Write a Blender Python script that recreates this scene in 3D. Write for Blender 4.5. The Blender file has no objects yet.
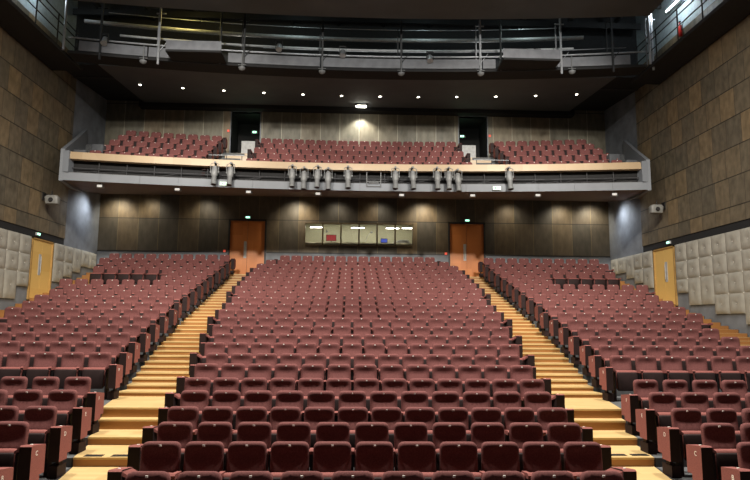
import bpy, math, random
from mathutils import Matrix, Vector
import numpy as np
random.seed(7)
COL = bpy.context.scene.collection
PI = math.pi

# ---------------------------------------------------------------- camera
PITCH, YAW, ROLL = 0.1322825619720034, 0.03828157483322425, 0.008246166289024937
CAMX, ZC, FPX = -0.31413568, 2.479, 624.74
cp, sp, cy, sy = math.cos(PITCH), math.sin(PITCH), math.cos(YAW), math.sin(YAW)
Fv = Vector((sy*cp, cy*cp, sp)); Rv = Vector((cy, -sy, 0)); Uv = Rv.cross(Fv)
R2 = Rv*math.cos(ROLL) + Uv*math.sin(ROLL); U2 = -Rv*math.sin(ROLL) + Uv*math.cos(ROLL)
cam = bpy.data.cameras.new('camera'); cam.sensor_width = 36; cam.lens = FPX/750*36; cam.clip_end = 200
camo = bpy.data.objects.new('camera', cam); COL.objects.link(camo)
camo.matrix_world = Matrix(((R2.x, U2.x, -Fv.x, CAMX), (R2.y, U2.y, -Fv.y, 0), (R2.z, U2.z, -Fv.z, ZC), (0, 0, 0, 1)))
bpy.context.scene.camera = camo
def project(x, y, z):
    p = Vector((x-CAMX, y, z-ZC)); c = p.dot(Fv)
    return 375+FPX*p.dot(R2)/c, 240-FPX*p.dot(U2)/c, c

# ---------------------------------------------------------------- materials
MATS = {}
def new_mat(name):
    m = bpy.data.materials.new(name); m.use_nodes = True
    nt = m.node_tree; b = nt.nodes['Principled BSDF']
    MATS[name] = m
    return m, nt, b
def N(nt, typ, **kw):
    n = nt.nodes.new(typ)
    for k, v in kw.items():
        if k.startswith('i_'): n.inputs[int(k[2:])].default_value = v
        else: setattr(n, k, v)
    return n
def L(nt, a, b): nt.links.new(a, b)
def mth(nt, op, a, b=None, c=None):
    n = nt.nodes.new('ShaderNodeMath'); n.operation = op
    for i, v in enumerate((a, b, c)):
        if v is None: continue
        if isinstance(v, (int, float)): n.inputs[i].default_value = v
        else: L(nt, v, n.inputs[i])
    return n.outputs[0]
def ramp(nt, fac, stops):
    r = nt.nodes.new('ShaderNodeValToRGB'); e = r.color_ramp.elements
    while len(e) < len(stops): e.new(0.5)
    for k, (p, c) in enumerate(stops): e[k].position = p; e[k].color = (*c, 1)
    L(nt, fac, r.inputs[0]); return r.outputs[0]
def mixc(nt, fac, a, b, mode='MIX'):
    n = nt.nodes.new('ShaderNodeMix'); n.data_type = 'RGBA'; n.blend_type = mode
    for sock, v in ((n.inputs[0], fac), (n.inputs[6], a), (n.inputs[7], b)):
        if isinstance(v, (int, float)): sock.default_value = v
        elif isinstance(v, tuple): sock.default_value = (*v, 1)
        else: L(nt, v, sock)
    return n.outputs[2]
def plain(name, col, rough=.6, metal=0, noise=.15, scale=8, bump=0, spec=.5):
    m, nt, b = new_mat(name)
    tc = N(nt, 'ShaderNodeNewGeometry')
    nz = N(nt, 'ShaderNodeTexNoise'); nz.inputs['Scale'].default_value = scale; nz.inputs['Detail'].default_value = 4
    L(nt, tc.outputs['Position'], nz.inputs['Vector'])
    lo = tuple(c*(1-noise) for c in col); hi = tuple(min(1, c*(1+noise)) for c in col)
    L(nt, ramp(nt, nz.outputs[0], [(.3, lo), (.7, hi)]), b.inputs['Base Color'])
    b.inputs['Roughness'].default_value = rough; b.inputs['Metallic'].default_value = metal
    b.inputs['Specular IOR Level'].default_value = spec
    if bump:
        bp = N(nt, 'ShaderNodeBump'); bp.inputs['Strength'].default_value = bump
        L(nt, nz.outputs[0], bp.inputs['Height']); L(nt, bp.outputs[0], b.inputs['Normal'])
    return m
def emis(name, col, s):
    m, nt, b = new_mat(name)
    b.inputs['Base Color'].default_value = (*col, 1)
    b.inputs['Emission Color'].default_value = (*col, 1); b.inputs['Emission Strength'].default_value = s
    return m
def panels(name, axis, w, h, z0, stops, joint, jw=.02, stagger=True, vjoint=None, grain=(1, .15), rough=.55):
    """cladding of rectangular boards, each its own tint, by world position"""
    m, nt, b = new_mat(name)
    g = N(nt, 'ShaderNodeNewGeometry'); s = N(nt, 'ShaderNodeSeparateXYZ'); L(nt, g.outputs['Position'], s.inputs[0])
    u0 = s.outputs[axis]
    v = mth(nt, 'DIVIDE', mth(nt, 'SUBTRACT', s.outputs[2], z0), h)
    vi = mth(nt, 'FLOOR', v); vf = mth(nt, 'FRACT', v)
    u = mth(nt, 'DIVIDE', u0, w)
    if stagger:
        wn = N(nt, 'ShaderNodeTexWhiteNoise', noise_dimensions='1D'); L(nt, vi, wn.inputs['W'])
        u = mth(nt, 'ADD', u, wn.outputs[0])
    ui = mth(nt, 'FLOOR', u); uf = mth(nt, 'FRACT', u)
    cb = N(nt, 'ShaderNodeCombineXYZ'); L(nt, ui, cb.inputs[0]); L(nt, vi, cb.inputs[1])
    w2 = N(nt, 'ShaderNodeTexWhiteNoise', noise_dimensions='3D'); L(nt, cb.outputs[0], w2.inputs['Vector'])
    col = ramp(nt, w2.outputs[0], stops)
    # soft grain
    mp = N(nt, 'ShaderNodeMapping'); L(nt, g.outputs['Position'], mp.inputs[0])
    mp.inputs['Scale'].default_value = (6*grain[0], 6*grain[0], 6*grain[1])
    nz = N(nt, 'ShaderNodeTexNoise'); nz.inputs['Scale'].default_value = 1.0; nz.inputs['Detail'].default_value = 6
    L(nt, mp.outputs[0], nz.inputs['Vector'])
    col = mixc(nt, .55, col, ramp(nt, nz.outputs[0], [(.3, (.35,)*3), (.7, (1.2,)*3)]), 'MULTIPLY')
    def edge(f, ww):
        return mth(nt, 'LESS_THAN', mth(nt, 'MINIMUM', f, mth(nt, 'SUBTRACT', 1.0, f)), ww)
    col = mixc(nt, edge(uf, jw/w*.7), col, vjoint or joint)
    col = mixc(nt, edge(vf, jw/h), col, joint)
    L(nt, col, b.inputs['Base Color']); b.inputs['Roughness'].default_value = rough
    return m
def wood(name, base, dark, along=0, plank=.12, rough=.4):
    m, nt, b = new_mat(name)
    g = N(nt, 'ShaderNodeNewGeometry'); s = N(nt, 'ShaderNodeSeparateXYZ'); L(nt, g.outputs['Position'], s.inputs[0])
    across = s.outputs[1 if along == 0 else 0]
    pi_ = mth(nt, 'FLOOR', mth(nt, 'DIVIDE', across, plank))
    lw = mth(nt, 'FLOOR', mth(nt, 'ADD', mth(nt, 'DIVIDE', s.outputs[along], .7), mth(nt, 'MULTIPLY', pi_, .37)))
    cb = N(nt, 'ShaderNodeCombineXYZ'); L(nt, pi_, cb.inputs[0]); L(nt, lw, cb.inputs[1])
    wn = N(nt, 'ShaderNodeTexWhiteNoise', noise_dimensions='3D'); L(nt, cb.outputs[0], wn.inputs['Vector'])
    mp = N(nt, 'ShaderNodeMapping'); L(nt, g.outputs['Position'], mp.inputs[0])
    mp.inputs['Scale'].default_value = (2, 40, 40) if along == 0 else (40, 40, 2)
    nz = N(nt, 'ShaderNodeTexNoise'); nz.inputs['Scale'].default_value = 1; nz.inputs['Detail'].default_value = 5
    L(nt, mp.outputs[0], nz.inputs['Vector'])
    f = mth(nt, 'ADD', mth(nt, 'MULTIPLY', wn.outputs[0], .6), mth(nt, 'MULTIPLY', nz.outputs[0], .4))
    L(nt, ramp(nt, f, [(.1, dark), (.9, base)]), b.inputs['Base Color']); b.inputs['Roughness'].default_value = rough
    return m

FABRIC = plain('maroon_fabric', (.15, .056, .053), .9, noise=.25, scale=60, bump=.15, spec=.2)
FABTOP = plain('maroon_fabric_console', (.24, .085, .075), .85, noise=.15, scale=60, spec=.2)
SHELL = plain('dark_seat_shell', (.022, .012, .012), .7, spec=.2)
BLACK = plain('black_metal', (.012, .012, .013), .5)
STEEL = plain('grey_metal', (.33, .34, .36), .4, metal=.5)
LIGHTG = plain('light_grey_paint', (.42, .43, .44), .5)
PLATE = plain('number_plate_white', (.9, .86, .8), .3)
GREYP = plain('balcony_grey_paint', (.165, .18, .205), .6, noise=.06, scale=2)
PLAST = plain('grey_plaster', (.17, .185, .21), .8, noise=.25, scale=1.5)
FLOORM = plain('dark_grey_floor', (.085, .09, .095), .7, noise=.2, scale=10)
DARKC = plain('dark_ceiling_paint', (.085, .09, .097), .8, noise=.1, scale=1)
SOFF = plain('brown_soffit', (.13, .085, .062), .7)
VOID = plain('black_void_paint', (.012, .012, .013), .9)
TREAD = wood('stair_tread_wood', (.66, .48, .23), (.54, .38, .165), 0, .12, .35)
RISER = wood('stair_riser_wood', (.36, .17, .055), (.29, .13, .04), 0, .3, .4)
RAILW = wood('rail_wood', (.43, .32, .20), (.36, .26, .155), 0, .5, .3)
DOORW = wood('orange_door_wood', (.58, .21, .06), (.48, .16, .04), 2, .5, .35)
DOORY = wood('yellow_door_wood', (.80, .53, .18), (.70, .44, .13), 2, .5, .35)
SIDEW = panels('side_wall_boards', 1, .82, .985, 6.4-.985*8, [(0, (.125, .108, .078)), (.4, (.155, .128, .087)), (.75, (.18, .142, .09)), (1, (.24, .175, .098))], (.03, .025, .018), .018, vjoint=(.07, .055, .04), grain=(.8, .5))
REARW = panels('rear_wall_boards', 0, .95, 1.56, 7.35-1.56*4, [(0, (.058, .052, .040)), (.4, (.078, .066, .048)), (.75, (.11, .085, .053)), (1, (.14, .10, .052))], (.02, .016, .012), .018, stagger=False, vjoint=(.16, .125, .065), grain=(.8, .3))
UPW = panels('upper_wall_boards', 0, .95, 3.2, 9.8, [(0, (.16, .145, .11)), (.5, (.2, .18, .13)), (1, (.25, .19, .12))], (.04, .035, .03), .018, stagger=False, vjoint=(.4, .37, .28), grain=(.8, .3))
QUILT = plain('quilted_silver_fabric', (.36, .345, .30), .55, noise=.1, scale=5, spec=.4)
BUTTON = plain('quilt_button', (.7, .68, .62), .3)
GLASS, nt_, b_ = new_mat('booth_glass')
nt_.nodes.remove(b_)
_t = N(nt_, 'ShaderNodeBsdfTransparent'); _g = N(nt_, 'ShaderNodeBsdfGlossy'); _g.inputs['Roughness'].default_value = .05
_x = N(nt_, 'ShaderNodeMixShader'); _x.inputs[0].default_value = .05
L(nt_, _t.outputs[0], _x.inputs[1]); L(nt_, _g.outputs[0], _x.inputs[2]); L(nt_, _x.outputs[0], nt_.nodes['Material Output'].inputs[0])

# ---------------------------------------------------------------- mesh builder
class MB:
    def __init__(s): s.v = []; s.f = []; s.m = []; s.s = []
    def add(s, vs, fs, mi=0, sm=False):
        o = len(s.v); s.v += [tuple(p) for p in vs]
        for f in fs: s.f.append(tuple(i+o for i in f)); s.m.append(mi); s.s.append(sm)
        return s
    def box(s, x0, x1, y0, y1, z0, z1, mi=0, top=None, front=None):
        vs = [(x0, y0, z0), (x1, y0, z0), (x1, y1, z0), (x0, y1, z0), (x0, y0, z1), (x1, y0, z1), (x1, y1, z1), (x0, y1, z1)]
        fs = [(0, 3, 2, 1), (4, 5, 6, 7), (0, 1, 5, 4), (1, 2, 6, 5), (2, 3, 7, 6), (3, 0, 4, 7)]
        ms = [mi]*6
        if top is not None: ms[1] = top
        if front is not None: ms[2] = front
        for f, q in zip(fs, ms): pass
        o = len(s.v); s.v += vs
        for f, q in zip(fs, ms): s.f.append(tuple(i+o for i in f)); s.m.append(q); s.s.append(False)
        return s
    def tube(s, a, b, r, n=8, mi=0, r2=None, cap=True):
        a = Vector(a); b = Vector(b); d = (b-a).normalized(); r2 = r if r2 is None else r2
        u = d.orthogonal().normalized(); w = d.cross(u)
        vs = [];
        for p, rr in ((a, r), (b, r2)):
            for k in range(n):
                t = 2*PI*k/n; vs.append(p+u*rr*math.cos(t)+w*rr*math.sin(t))
        fs = [(k, (k+1) % n, n+(k+1) % n, n+k) for k in range(n)]
        s.add(vs, fs, mi, True)
        if cap:
            s.add(vs[:n], [tuple(range(n))[::-1]], mi); s.add(vs[n:], [tuple(range(n))], mi)
        return s
    def lathe(s, prof, origin, d, n=16, mi=0):
        """prof = [(t along d, radius)]"""
        o = Vector(origin); d = Vector(d).normalized(); u = d.orthogonal().normalized(); w = d.cross(u)
        vs = []
        for t, r in prof:
            for k in range(n):
                a = 2*PI*k/n; vs.append(o+d*t+u*r*math.cos(a)+w*r*math.sin(a))
        fs = []
        for j in range(len(prof)-1):
            for k in range(n): fs.append((j*n+k, j*n+(k+1) % n, (j+1)*n+(k+1) % n, (j+1)*n+k))
        s.add(vs, fs, mi, True)
        s.add(vs[:n], [tuple(range(n))[::-1]], mi); s.add(vs[-n:], [tuple(range(n))], mi)
        return s
    def loft(s, levels, n=20, ex=.4, mi=0, fn=None):
        """stack of superellipse rings: (z, half width, half thickness, cx, cy)"""
        vs = []
        for (z, w, t, cx, cy) in levels:
            for k in range(n):
                a = 2*PI*(k+.5)/n; c, q = math.cos(a), math.sin(a)
                x = math.copysign(abs(c)**ex, c); y = math.copysign(abs(q)**ex, q)
                px, py = cx+w*x, cy+t*y
                if fn: py += fn(x, y, z)
                vs.append((px, py, z))
        m = len(levels); fs = []
        for j in range(m-1):
            for k in range(n): fs.append((j*n+k, j*n+(k+1) % n, (j+1)*n+(k+1) % n, (j+1)*n+k))
        s.add(vs, fs, mi, True)
        s.add(vs[:n], [tuple(range(n))[::-1]], mi, True); s.add(vs[-n:], [tuple(range(n))], mi, True)
        return s
    def rbox(s, cx, cy, z0, z1, hw, ht, r=.02, n=16, ex=.3, mi=0, tilt=0, seg=3):
        lv = []
        for k in range(seg+1):
            a = PI/2*k/seg; lv.append((z0+r*(1-math.sin(a)), r*(1-math.cos(a))))
        lv = lv[::-1]; lv = [(z0+r-r*math.cos(PI/2*k/seg), r-r*math.sin(PI/2*k/seg)) for k in range(seg+1)]
        hi = [(z1-r+r*math.sin(PI/2*k/seg), r-r*math.cos(PI/2*k/seg)) for k in range(seg+1)]
        return s.loft([(z, hw-i, ht-i, cx, cy+tilt*(z-z0)) for z, i in lv+hi], n, ex, mi)
    def mesh(s, name, mats):
        me = bpy.data.meshes.new(name); me.from_pydata(s.v, [], s.f)
        for m in mats: me.materials.append(m)
        me.polygons.foreach_set('material_index', s.m); me.polygons.foreach_set('use_smooth', s.s)
        me.update(); return me
    def build(s, name, mats, parent=None, **kw):
        if not isinstance(mats, (list, tuple)): mats = [mats]
        return inst(name, s.mesh(name, mats), parent, **kw)
def inst(name, me, parent=None, loc=(0, 0, 0), rot=(0, 0, 0), label=None, cat=None, group=None, kind=None):
    o = bpy.data.objects.new(name, me); COL.objects.link(o); o.location = loc; o.rotation_euler = rot
    if parent is not None: o.parent = parent
    return tag(o, label, cat, group, kind)
def tag(o, label=None, cat=None, group=None, kind=None):
    if label: o['label'] = label
    if cat: o['category'] = cat
    if group: o['group'] = group
    if kind: o['kind'] = kind
    return o
def empty(name, loc, label, cat, group=None, rz=0):
    o = bpy.data.objects.new(name, None); COL.objects.link(o); o.location = loc; o.rotation_euler = (0, 0, rz)
    o.empty_display_size = .1
    return tag(o, label, cat, group)
def struct(name, mb, mats, label=None): return mb.build(name, mats, kind='structure', label=label)

# ---------------------------------------------------------------- rake
NR = 24
ZR = [z+1.559 for z in (-1.559, -1.434, -1.354, -1.277, -1.141, -1.015, -.826, -.668, -.474, -.284, -.083, .136, .352, .566, .798, 1.029, 1.252, 1.498, 1.735, 1.975, 2.225, 2.489, 2.764, 3.068)]
YR = [6.773+.96622*i for i in range(NR)]
EC = [YR[i]-.65 for i in range(6)] + [12.0, 13.0] + [YR[i]-.3 for i in range(8, NR)]       # front edges, centre
XW, YW = 12.3, 29.8
def stair_profile(x0, x1, edges, levels, end, mb, base=-.3, top=None, front=None):
    for k in range(len(levels)):
        y1 = edges[k+1] if k+1 < len(levels) else end
        mb.box(x0, x1, edges[k], y1, base, levels[k], 0, top, front)
fl = MB()
stair_profile(-4.5, 4.5, EC, ZR, YW, fl, top=1, front=1)  # centre floor coloured black to imitate the shade between the seats
ES, ZS = [], []
for i in range(NR):
    if i == 6: continue
    if i == 7: ES.append(12.0); ZS.append(ZR[7]); continue
    if i == 19: continue
    ES.append(EC[i]); ZS.append(ZR[i])
for s in (-1, 1):
    a, b = sorted((s*4.5, s*XW)); stair_profile(a, b, ES, ZS, YW, fl)
fl.box(-XW, XW, -3, EC[0], -.3, -.02)
struct('floor', fl, [FLOORM, plain('floor_shade_black', (.02, .02, .022), .8)], 'dark grey raked concrete floor beneath the stalls seating')

# ---------------------------------------------------------------- aisle stairs
def hw_c(y): # half width of the centre block
    pts = [(6, 2.5), (7, 2.85), (9, 3.1), (11, 3.35), (13, 3.6), (15, 3.85), (17, 4.1), (19, 4.3), (30, 4.45)]
    for (a, b), (c, d) in zip(pts, pts[1:]):
        if y <= c: return b+(d-b)*(y-a)/(c-a)
    return 4.45
def xo(y):   # outer edge of the aisle timber
    if y < 12.1: return 4.45+.19*(y-9.9)
    if y < 13.9: return 5.22
    pts = [(13.8, 5.12), (16, 5.42), (18.5, 5.68), (21, 5.78), (30, 5.85)]
    for (a, b), (c, d) in zip(pts, pts[1:]):
        if y <= c: return b+(d-b)*(y-a)/(c-a)
    return 5.85
steps = []
for i in range(6):
    steps.append((EC[i], EC[i+1] if i < 5 else 11.72, ZR[i]))
steps.append((11.72, 12.0, (ZR[5]+ZR[7])/2)); steps.append((12.0, EC[8]-.45, ZR[7]))
for i in range(8, NR):
    steps.append((EC[i]-.45, EC[i], (ZR[i]+ZR[i-1])/2 if i > 8 else (ZR[7]+ZR[8])/2))
    steps.append((EC[i], EC[i+1]-.45 if i+1 < NR else YW-.01, ZR[i]))
for s, nm in ((-1, 'left'), (1, 'right')):
    mb = MB()
    for (y0, y1, z) in steps:
        o0, o1 = xo(y0+.01), xo(y1-.01); i0 = hw_c(y0)-.3
        z += .012
        vs = []
        for zz in (z-.35, z):
            for (x, y) in ((s*i0, y0-.02), (s*o0, y0-.02), (s*o1, y1-.015), (s*i0, y1-.015)): vs.append((x, y, zz))
        fs = [(4, 5, 6, 7), (0, 1, 5, 4), (1, 2, 6, 5), (2, 3, 7, 6), (3, 0, 4, 7)]
        if s < 0: fs = [f[::-1] for f in fs]
        mb.add(vs, fs[:1], 0); mb.add(vs, fs[1:], 1)
        nose = .018
        mb.box(*sorted((s*i0, s*o0)), y0-.032, y0-.01, z-.03, z+.001, 0)
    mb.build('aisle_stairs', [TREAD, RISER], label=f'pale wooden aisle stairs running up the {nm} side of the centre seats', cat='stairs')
    # narrow stairs along the wall
    mb = MB()
    for (y0, y1, z) in steps:
        if y0 < 14: continue
        xi = 10.05+.11*(y0-16) if y0 < 26 else 11.3
        a, b = sorted((s*max(9.9, xi), s*12.26)); z += .012
        mb.box(a, b, y0-.02, y1-.015, z-.3, z, 1, 0)
    mb.build('side_stairs', [TREAD, RISER], label=f'narrow wooden stairs between the {nm} seats and the quilted wall', cat='stairs')
for x, y in ((-4.21, 10.09), (-3.8, 10.09), (3.96, 10.15), (4.32, 10.15)):
    nm = {-4.21: 'left aisle step, outer of the two there', -3.8: 'left aisle step, inner of the two there',
          3.96: 'right aisle step, inner of the two there', 4.32: 'right aisle step, outer of the two there'}[x]
    mb = MB(); z = ZR[4]+.012
    mb.box(x-.14, x+.14, y-.07, y+.07, z+.0005, z+.004)
    for k in range(6): mb.box(x-.12+k*.043, x-.10+k*.043, y-.06, y+.06, z+.004, z+.007)
    mb.build('floor_grille', BLACK, label='small dark grille set in the '+nm, cat='grille', group='floor grilles in the aisle steps')

# ---------------------------------------------------------------- seats
def back_fn(x, y, z):
    d = 0
    e = max(0, 1-abs(x)**5)
    if y < 0:
        f = abs(y)**.5*e
        d -= .036*f*math.exp(-((z-.60)/.075)**2)
        d += .015*f*math.exp(-((z-.79)/.065)**2)*(1-.6*math.cos(x*2*PI))
        d -= .010*f*math.exp(-((z-.92)/.035)**2)
    return d
def back_mb(n, nz, mi=0, mb=None):
    mb = mb or MB(); lv = []
    z0, z1, W, T, R = .40, .936, .228, .052, .072
    zs = [z0+(z1-R-z0)*k/nz for k in range(nz+1)]
    arc = 4 if nz > 6 else 2
    zs += [z1-R+R*math.sin(PI/2*k/arc) for k in range(1, arc+1)]
    for z in zs:
        q = max(0, (z-(z1-R))/R); r = 1-math.sqrt(max(0, 1-q*q))
        w = W-R*r*.95-.012*max(0, (.62-z)/.22); t = T-T*.75*r
        lv.append((z, w-(.012 if z < z0+.01 else 0), t, 0, .05-.10*(z1-z)))
    return mb.loft(lv, n, .38, mi, back_fn)
def cushion_mb(n, seg, mb=None, mi=0):
    mb = mb or MB()
    return mb.rbox(0, -.245, .24, .635, .236, .062, .045, n, .4, mi, tilt=.10, seg=seg)
def shell_mb(n, seg, mb=None, mi=0):
    mb = mb or MB()
    return mb.rbox(0, -.285, .215, .598, .222, .048, .02, n, .35, mi, tilt=.10, seg=seg)
def arm_mb(n, seg, mb=None, mi=0, x=0):
    mb = mb or MB()
    # armrest pad sloping down to the back
    vs = []
    prof = [(-.36, .60), (-.37, .635), (-.34, .655), (-.08, .625), (.0, .60), (.0, .575), (-.34, .59)]
    for xx in (-.027, .027): vs += [(x+xx, a, b) for a, b in prof]
    k = len(prof); fs = [tuple(range(k))[::-1], tuple(range(k, 2*k))]
    fs += [(j, (j+1) % k, k+(j+1) % k, k+j) for j in range(k)]
    return mb.add(vs, fs, mi)
def post_mb(mb=None, mi=0, x=0):
    mb = mb or MB()
    mb.box(x-.02, x+.02, -.26, -.10, 0, .60, mi); mb.box(x-.03, x+.03, -.30, .02, 0, .02, mi)
    return mb
def console_mb(mb=None, m0=0, m1=1, s=1, x=0, off=.18):
    """upholstered end console; s = side of the aisle; m0 fabric, m1 black"""
    mb = mb or MB()
    hw = .075
    prof = [(-.47, .24), (-.47, .705), (-.44, .72), (-.10, .675), (-.10, .32), (-.22, .32), (-.22, .24)]
    vs = [];
    for xx in (-hw, hw): vs += [(x+xx, a, b) for a, b in prof]
    k = len(prof)
    A, B = tuple(range(k))[::-1], tuple(range(k, 2*k))
    mb.add(vs, [A], m0 if s < 0 else m1); mb.add(vs, [B], m0 if s > 0 else m1)
    for j in range(k):
        f = (j, (j+1) % k, k+(j+1) % k, k+j)
        mb.add(vs, [f], m0 if j in (1, 2) else m1)
    # arm pad running back from the console to the seat
    xi = x-s*(hw-.005); 
    pw = off-.045; v2 = [(xi, -.46, .66), (xi, -.46, .708), (xi, -.13, .675), (xi, -.13, .63)]
    v2 += [(xi-s*pw, -.34, .595), (xi-s*pw, -.34, .625), (xi-s*pw, -.0, .60), (xi-s*pw, -.0, .57)]
    mb.add(v2, [(3, 2, 1, 0), (4, 5, 6, 7)]+[(j, (j+1) % 4, 4+(j+1) % 4, 4+j) for j in range(4)], m0)
    mb.box(*sorted((xi-s*(pw-.03), xi-s*pw)), -.30, -.12, 0, .59, m1)
    mb.box(x-.02, x+.02, -.33, -.22, .0, .23, m1)          # leg
    mb.box(x-s*.04-.07, x-s*.04+.07, -.40, -.12, 0, .17, m1)   # black foot box
    return mb
HI = dict(back=back_mb(24, 12).mesh('backrest', [FABRIC]), cush=cushion_mb(20, 3).mesh('seat_cushion', [FABTOP]),
          shell=shell_mb(16, 2).mesh('seat_shell', [SHELL]), arm=arm_mb(8, 2).mesh('armrest', [FABTOP]),
          post=post_mb().mesh('support_post', [BLACK]))
pl = MB(); pl.box(-.013, .013, -.022, -.008, .888, .908); HI['plate'] = pl.mesh('number_plate', [PLATE])
HI['con'] = {(s, o_): console_mb(s=s, off=o_).mesh('end_console', [FABTOP, SHELL]) for s in (-1, 1) for o_ in (.10, .18)}
cpn = MB(); cpn.box(-.014, .014, -.34, -.31, .704, .713); HI['cplate'] = cpn.mesh('seat_plate', [PLATE])
TX = {}
def letter(ch):
    if ch not in TX:
        cu = bpy.data.curves.new('row_letter', 'FONT'); cu.body = ch; cu.size = .085; cu.extrude = .002; cu.align_x = 'CENTER'
        t = bpy.data.objects.new('tmp', cu); COL.objects.link(t)
        bpy.context.view_layer.update()
        me = bpy.data.meshes.new_from_object(t.evaluated_get(bpy.context.evaluated_depsgraph_get()))
        me.name = 'row_letter'; me.materials.clear(); me.materials.append(PLATE)
        bpy.data.objects.remove(t); TX[ch] = me
    return TX[ch]

# seat list: (block, row, index, count, x, y, z, pitch, console side, extra left arm)
SEATS = []
NC = [10, 11, 11, 12, 12, 13, 13, 13, 14, 14, 15, 15, 16, 16, 16, 16, 17, 17, 17, 17, 17, 17, 16, 14]
for i in range(NR):
    n = NC[i]; p = {0: 2*2.38/9, 1: 2*2.535/10, 2: 2*2.64/10, 3: 2*2.79/11, 5: 2*3.05/12}.get(i, .52)
    for k in range(n):
        con = []
        if k == 0: con.append(-1)
        if k == n-1: con.append(1)
        SEATS.append(dict(b='centre', r=i, k=k, n=n, x=(k-(n-1)/2)*p, y=YR[i], z=ZR[i], p=p, con=con, lv='stalls'))
FS = {1: 4.70, 2: 4.80, 3: 4.88, 4: 5.0, 5: 5.18, 7: 5.56, 8: 5.71, 9: 5.86, 10: 5.93, 11: 6.0, 12: 6.05, 13: 6.07, 14: 6.2, 15: 6.2, 16: 6.2, 17: 6.22, 18: 6.24, 19: 6.27, 20: 6.22, 21: 6.2, 22: 6.2, 23: 6.15}
OS = {1: 7.0, 2: 7.5, 3: 8.1, 4: 8.6, 5: 9.1, 7: 9.1, 8: 9.2, 9: 9.4, 10: 9.5, 11: 9.62, 12: 9.84, 13: 9.96, 14: 10.13, 15: 10.27, 16: 10.35, 17: 10.57, 20: 10.84, 21: 10.92, 22: 11.1, 23: 11.3}
for s, b in ((-1, 'left'), (1, 'right')):
    for i in FS:
        p = .56
        n = 3 if i in (18, 19) else int(round((OS[i]-FS[i])/p))+1
        for k in range(n):
            con = [-s] if k == 0 else []
            SEATS.append(dict(b=b, r=i, k=k, n=n, x=s*(FS[i]+k*p), y=YR[i], z=ZS[ES.index(EC[i])] if i not in (7, 19) else (ZR[7] if i == 7 else ZR[18]), p=p, con=con, lv='stalls'))
# row 19 side seats stand on their own step
bul = lambda x: x*x/114.0
YB = [25.15+.985*k for k in range(5)]; ZB = [8.17+.51*k for k in range(5)]
for k5 in range(5):
    n = 18 if k5 % 2 == 0 else 17
    for k in range(n):
        x = (k-(n-1)/2)*.52
        SEATS.append(dict(b='balcony centre', r=k5, k=k, n=n, x=x, y=YB[k5]-bul(x), z=ZB[k5], p=.52, con=[-1] if k == 0 else [1] if k == n-1 else [], lv='balcony'))
    for s in (-1, 1):
        x0 = 6.6+.02*k5; n = 8
        for k in range(n):
            x = s*(x0+k*.54)
            if abs(x) > 10.7: continue
            SEATS.append(dict(b='balcony side', r=k5, k=k, n=n, x=x, y=YB[k5]-bul(x), z=ZB[k5], p=.54, con=[-s] if k == 0 else [], lv='balcony'))
for s in SEATS:
    if s['r'] == 19 and s['lv'] == 'stalls' and s['b'] != 'centre': s['z'] = ZR[19]
for s in SEATS:
    px, py, c = project(s['x'], s['y'], s['z']+.8); s['d'] = c
    s['vis'] = -8 < px < 758 and py < 480
    if s['r'] == 1 and s['b'] in ('left', 'right') and s['k'] == 0: s['vis'] = True
vis = sorted([s for s in SEATS if s['vis'] and s['lv'] == 'stalls'], key=lambda s: s['d'])
NEAR = vis[:300]
nearset = set(id(s) for s in NEAR)
ORD = ['first', 'second', 'third', 'fourth', 'fifth', 'sixth', 'seventh', 'eighth', 'ninth', 'tenth', 'eleventh', 'twelfth', 'thirteenth', 'fourteenth', 'fifteenth', 'sixteenth', 'seventeenth', 'eighteenth']
for s in NEAR:
    if s['b'] == 'centre':
        row = 'front row' if s['r'] == 0 else ORD[s['r']]+' row back'
        if s['k'] == 0: pos = 'at the left aisle end'
        elif s['k'] == s['n']-1: pos = 'at the right aisle end'
        elif s['k'] < s['n']/2: pos = ORD[s['k']]+' from left'
        else: pos = ORD[s['n']-1-s['k']]+' from right'
        lab = f'maroon tip-up seat {pos} of the {row}, centre block'
    else:
        if s['r'] <= 5:
            row = 'front row' if s['r'] == 1 else ORD[s['r']-1]+' row back'; blk = f'lower {s["b"]} block'
        else:
            row = 'row behind the cross aisle' if s['r'] == 7 else ORD[s['r']-7]+' row back'; blk = f'upper {s["b"]} block'
        pos = 'with lettered end console,' if s['k'] == 0 else ORD[s['k']]+' from the aisle,'
        lab = f'maroon tip-up seat {pos} {row}, {blk}'
    o = empty('theatre_seat', (s['x'], s['y'], s['z']), lab, 'seat', f'maroon tip-up seats of the {s["b"]} stalls block')
    bk = inst('backrest', HI['back'], o); inst('number_plate', HI['plate'], bk, label='small white seat number plate')
    inst('seat_cushion', HI['cush'], o); inst('seat_shell', HI['shell'], o, label='dark underside of the folded seat')
    hp = s['p']/2
    ends = s['con']
    if 1 not in ends: inst('armrest', HI['arm'], o, loc=(hp, 0, 0)); inst('support_post', HI['post'], o, loc=(hp, 0, 0))
    first_x = (s['k'] == 0 and s['b'] in ('centre', 'right')) or (s['b'] == 'left' and s['k'] == s['n']-1)
    if first_x and -1 not in ends: inst('armrest', HI['arm'], o, loc=(-hp, 0, 0)); inst('support_post', HI['post'], o, loc=(-hp, 0, 0))
    for q in ends:
        off = .10 if s['b'] == 'centre' else .18
        cx = q*(hp+off)
        c = inst('end_console', HI['con'][(q, off)], o, loc=(cx, 0, 0))
        inst('seat_plate', HI['cplate'], c, label='white plate on top of the console')
        me = letter('ABCDEFGHIJKLMNOPQRSTUVWX'[s['r']])
        inst('row_letter', me, c, loc=(q*.0755, -.33, .575), rot=(PI/2, 0, PI/2 if q > 0 else -PI/2), label='white row letter')
    s['done'] = True
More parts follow.
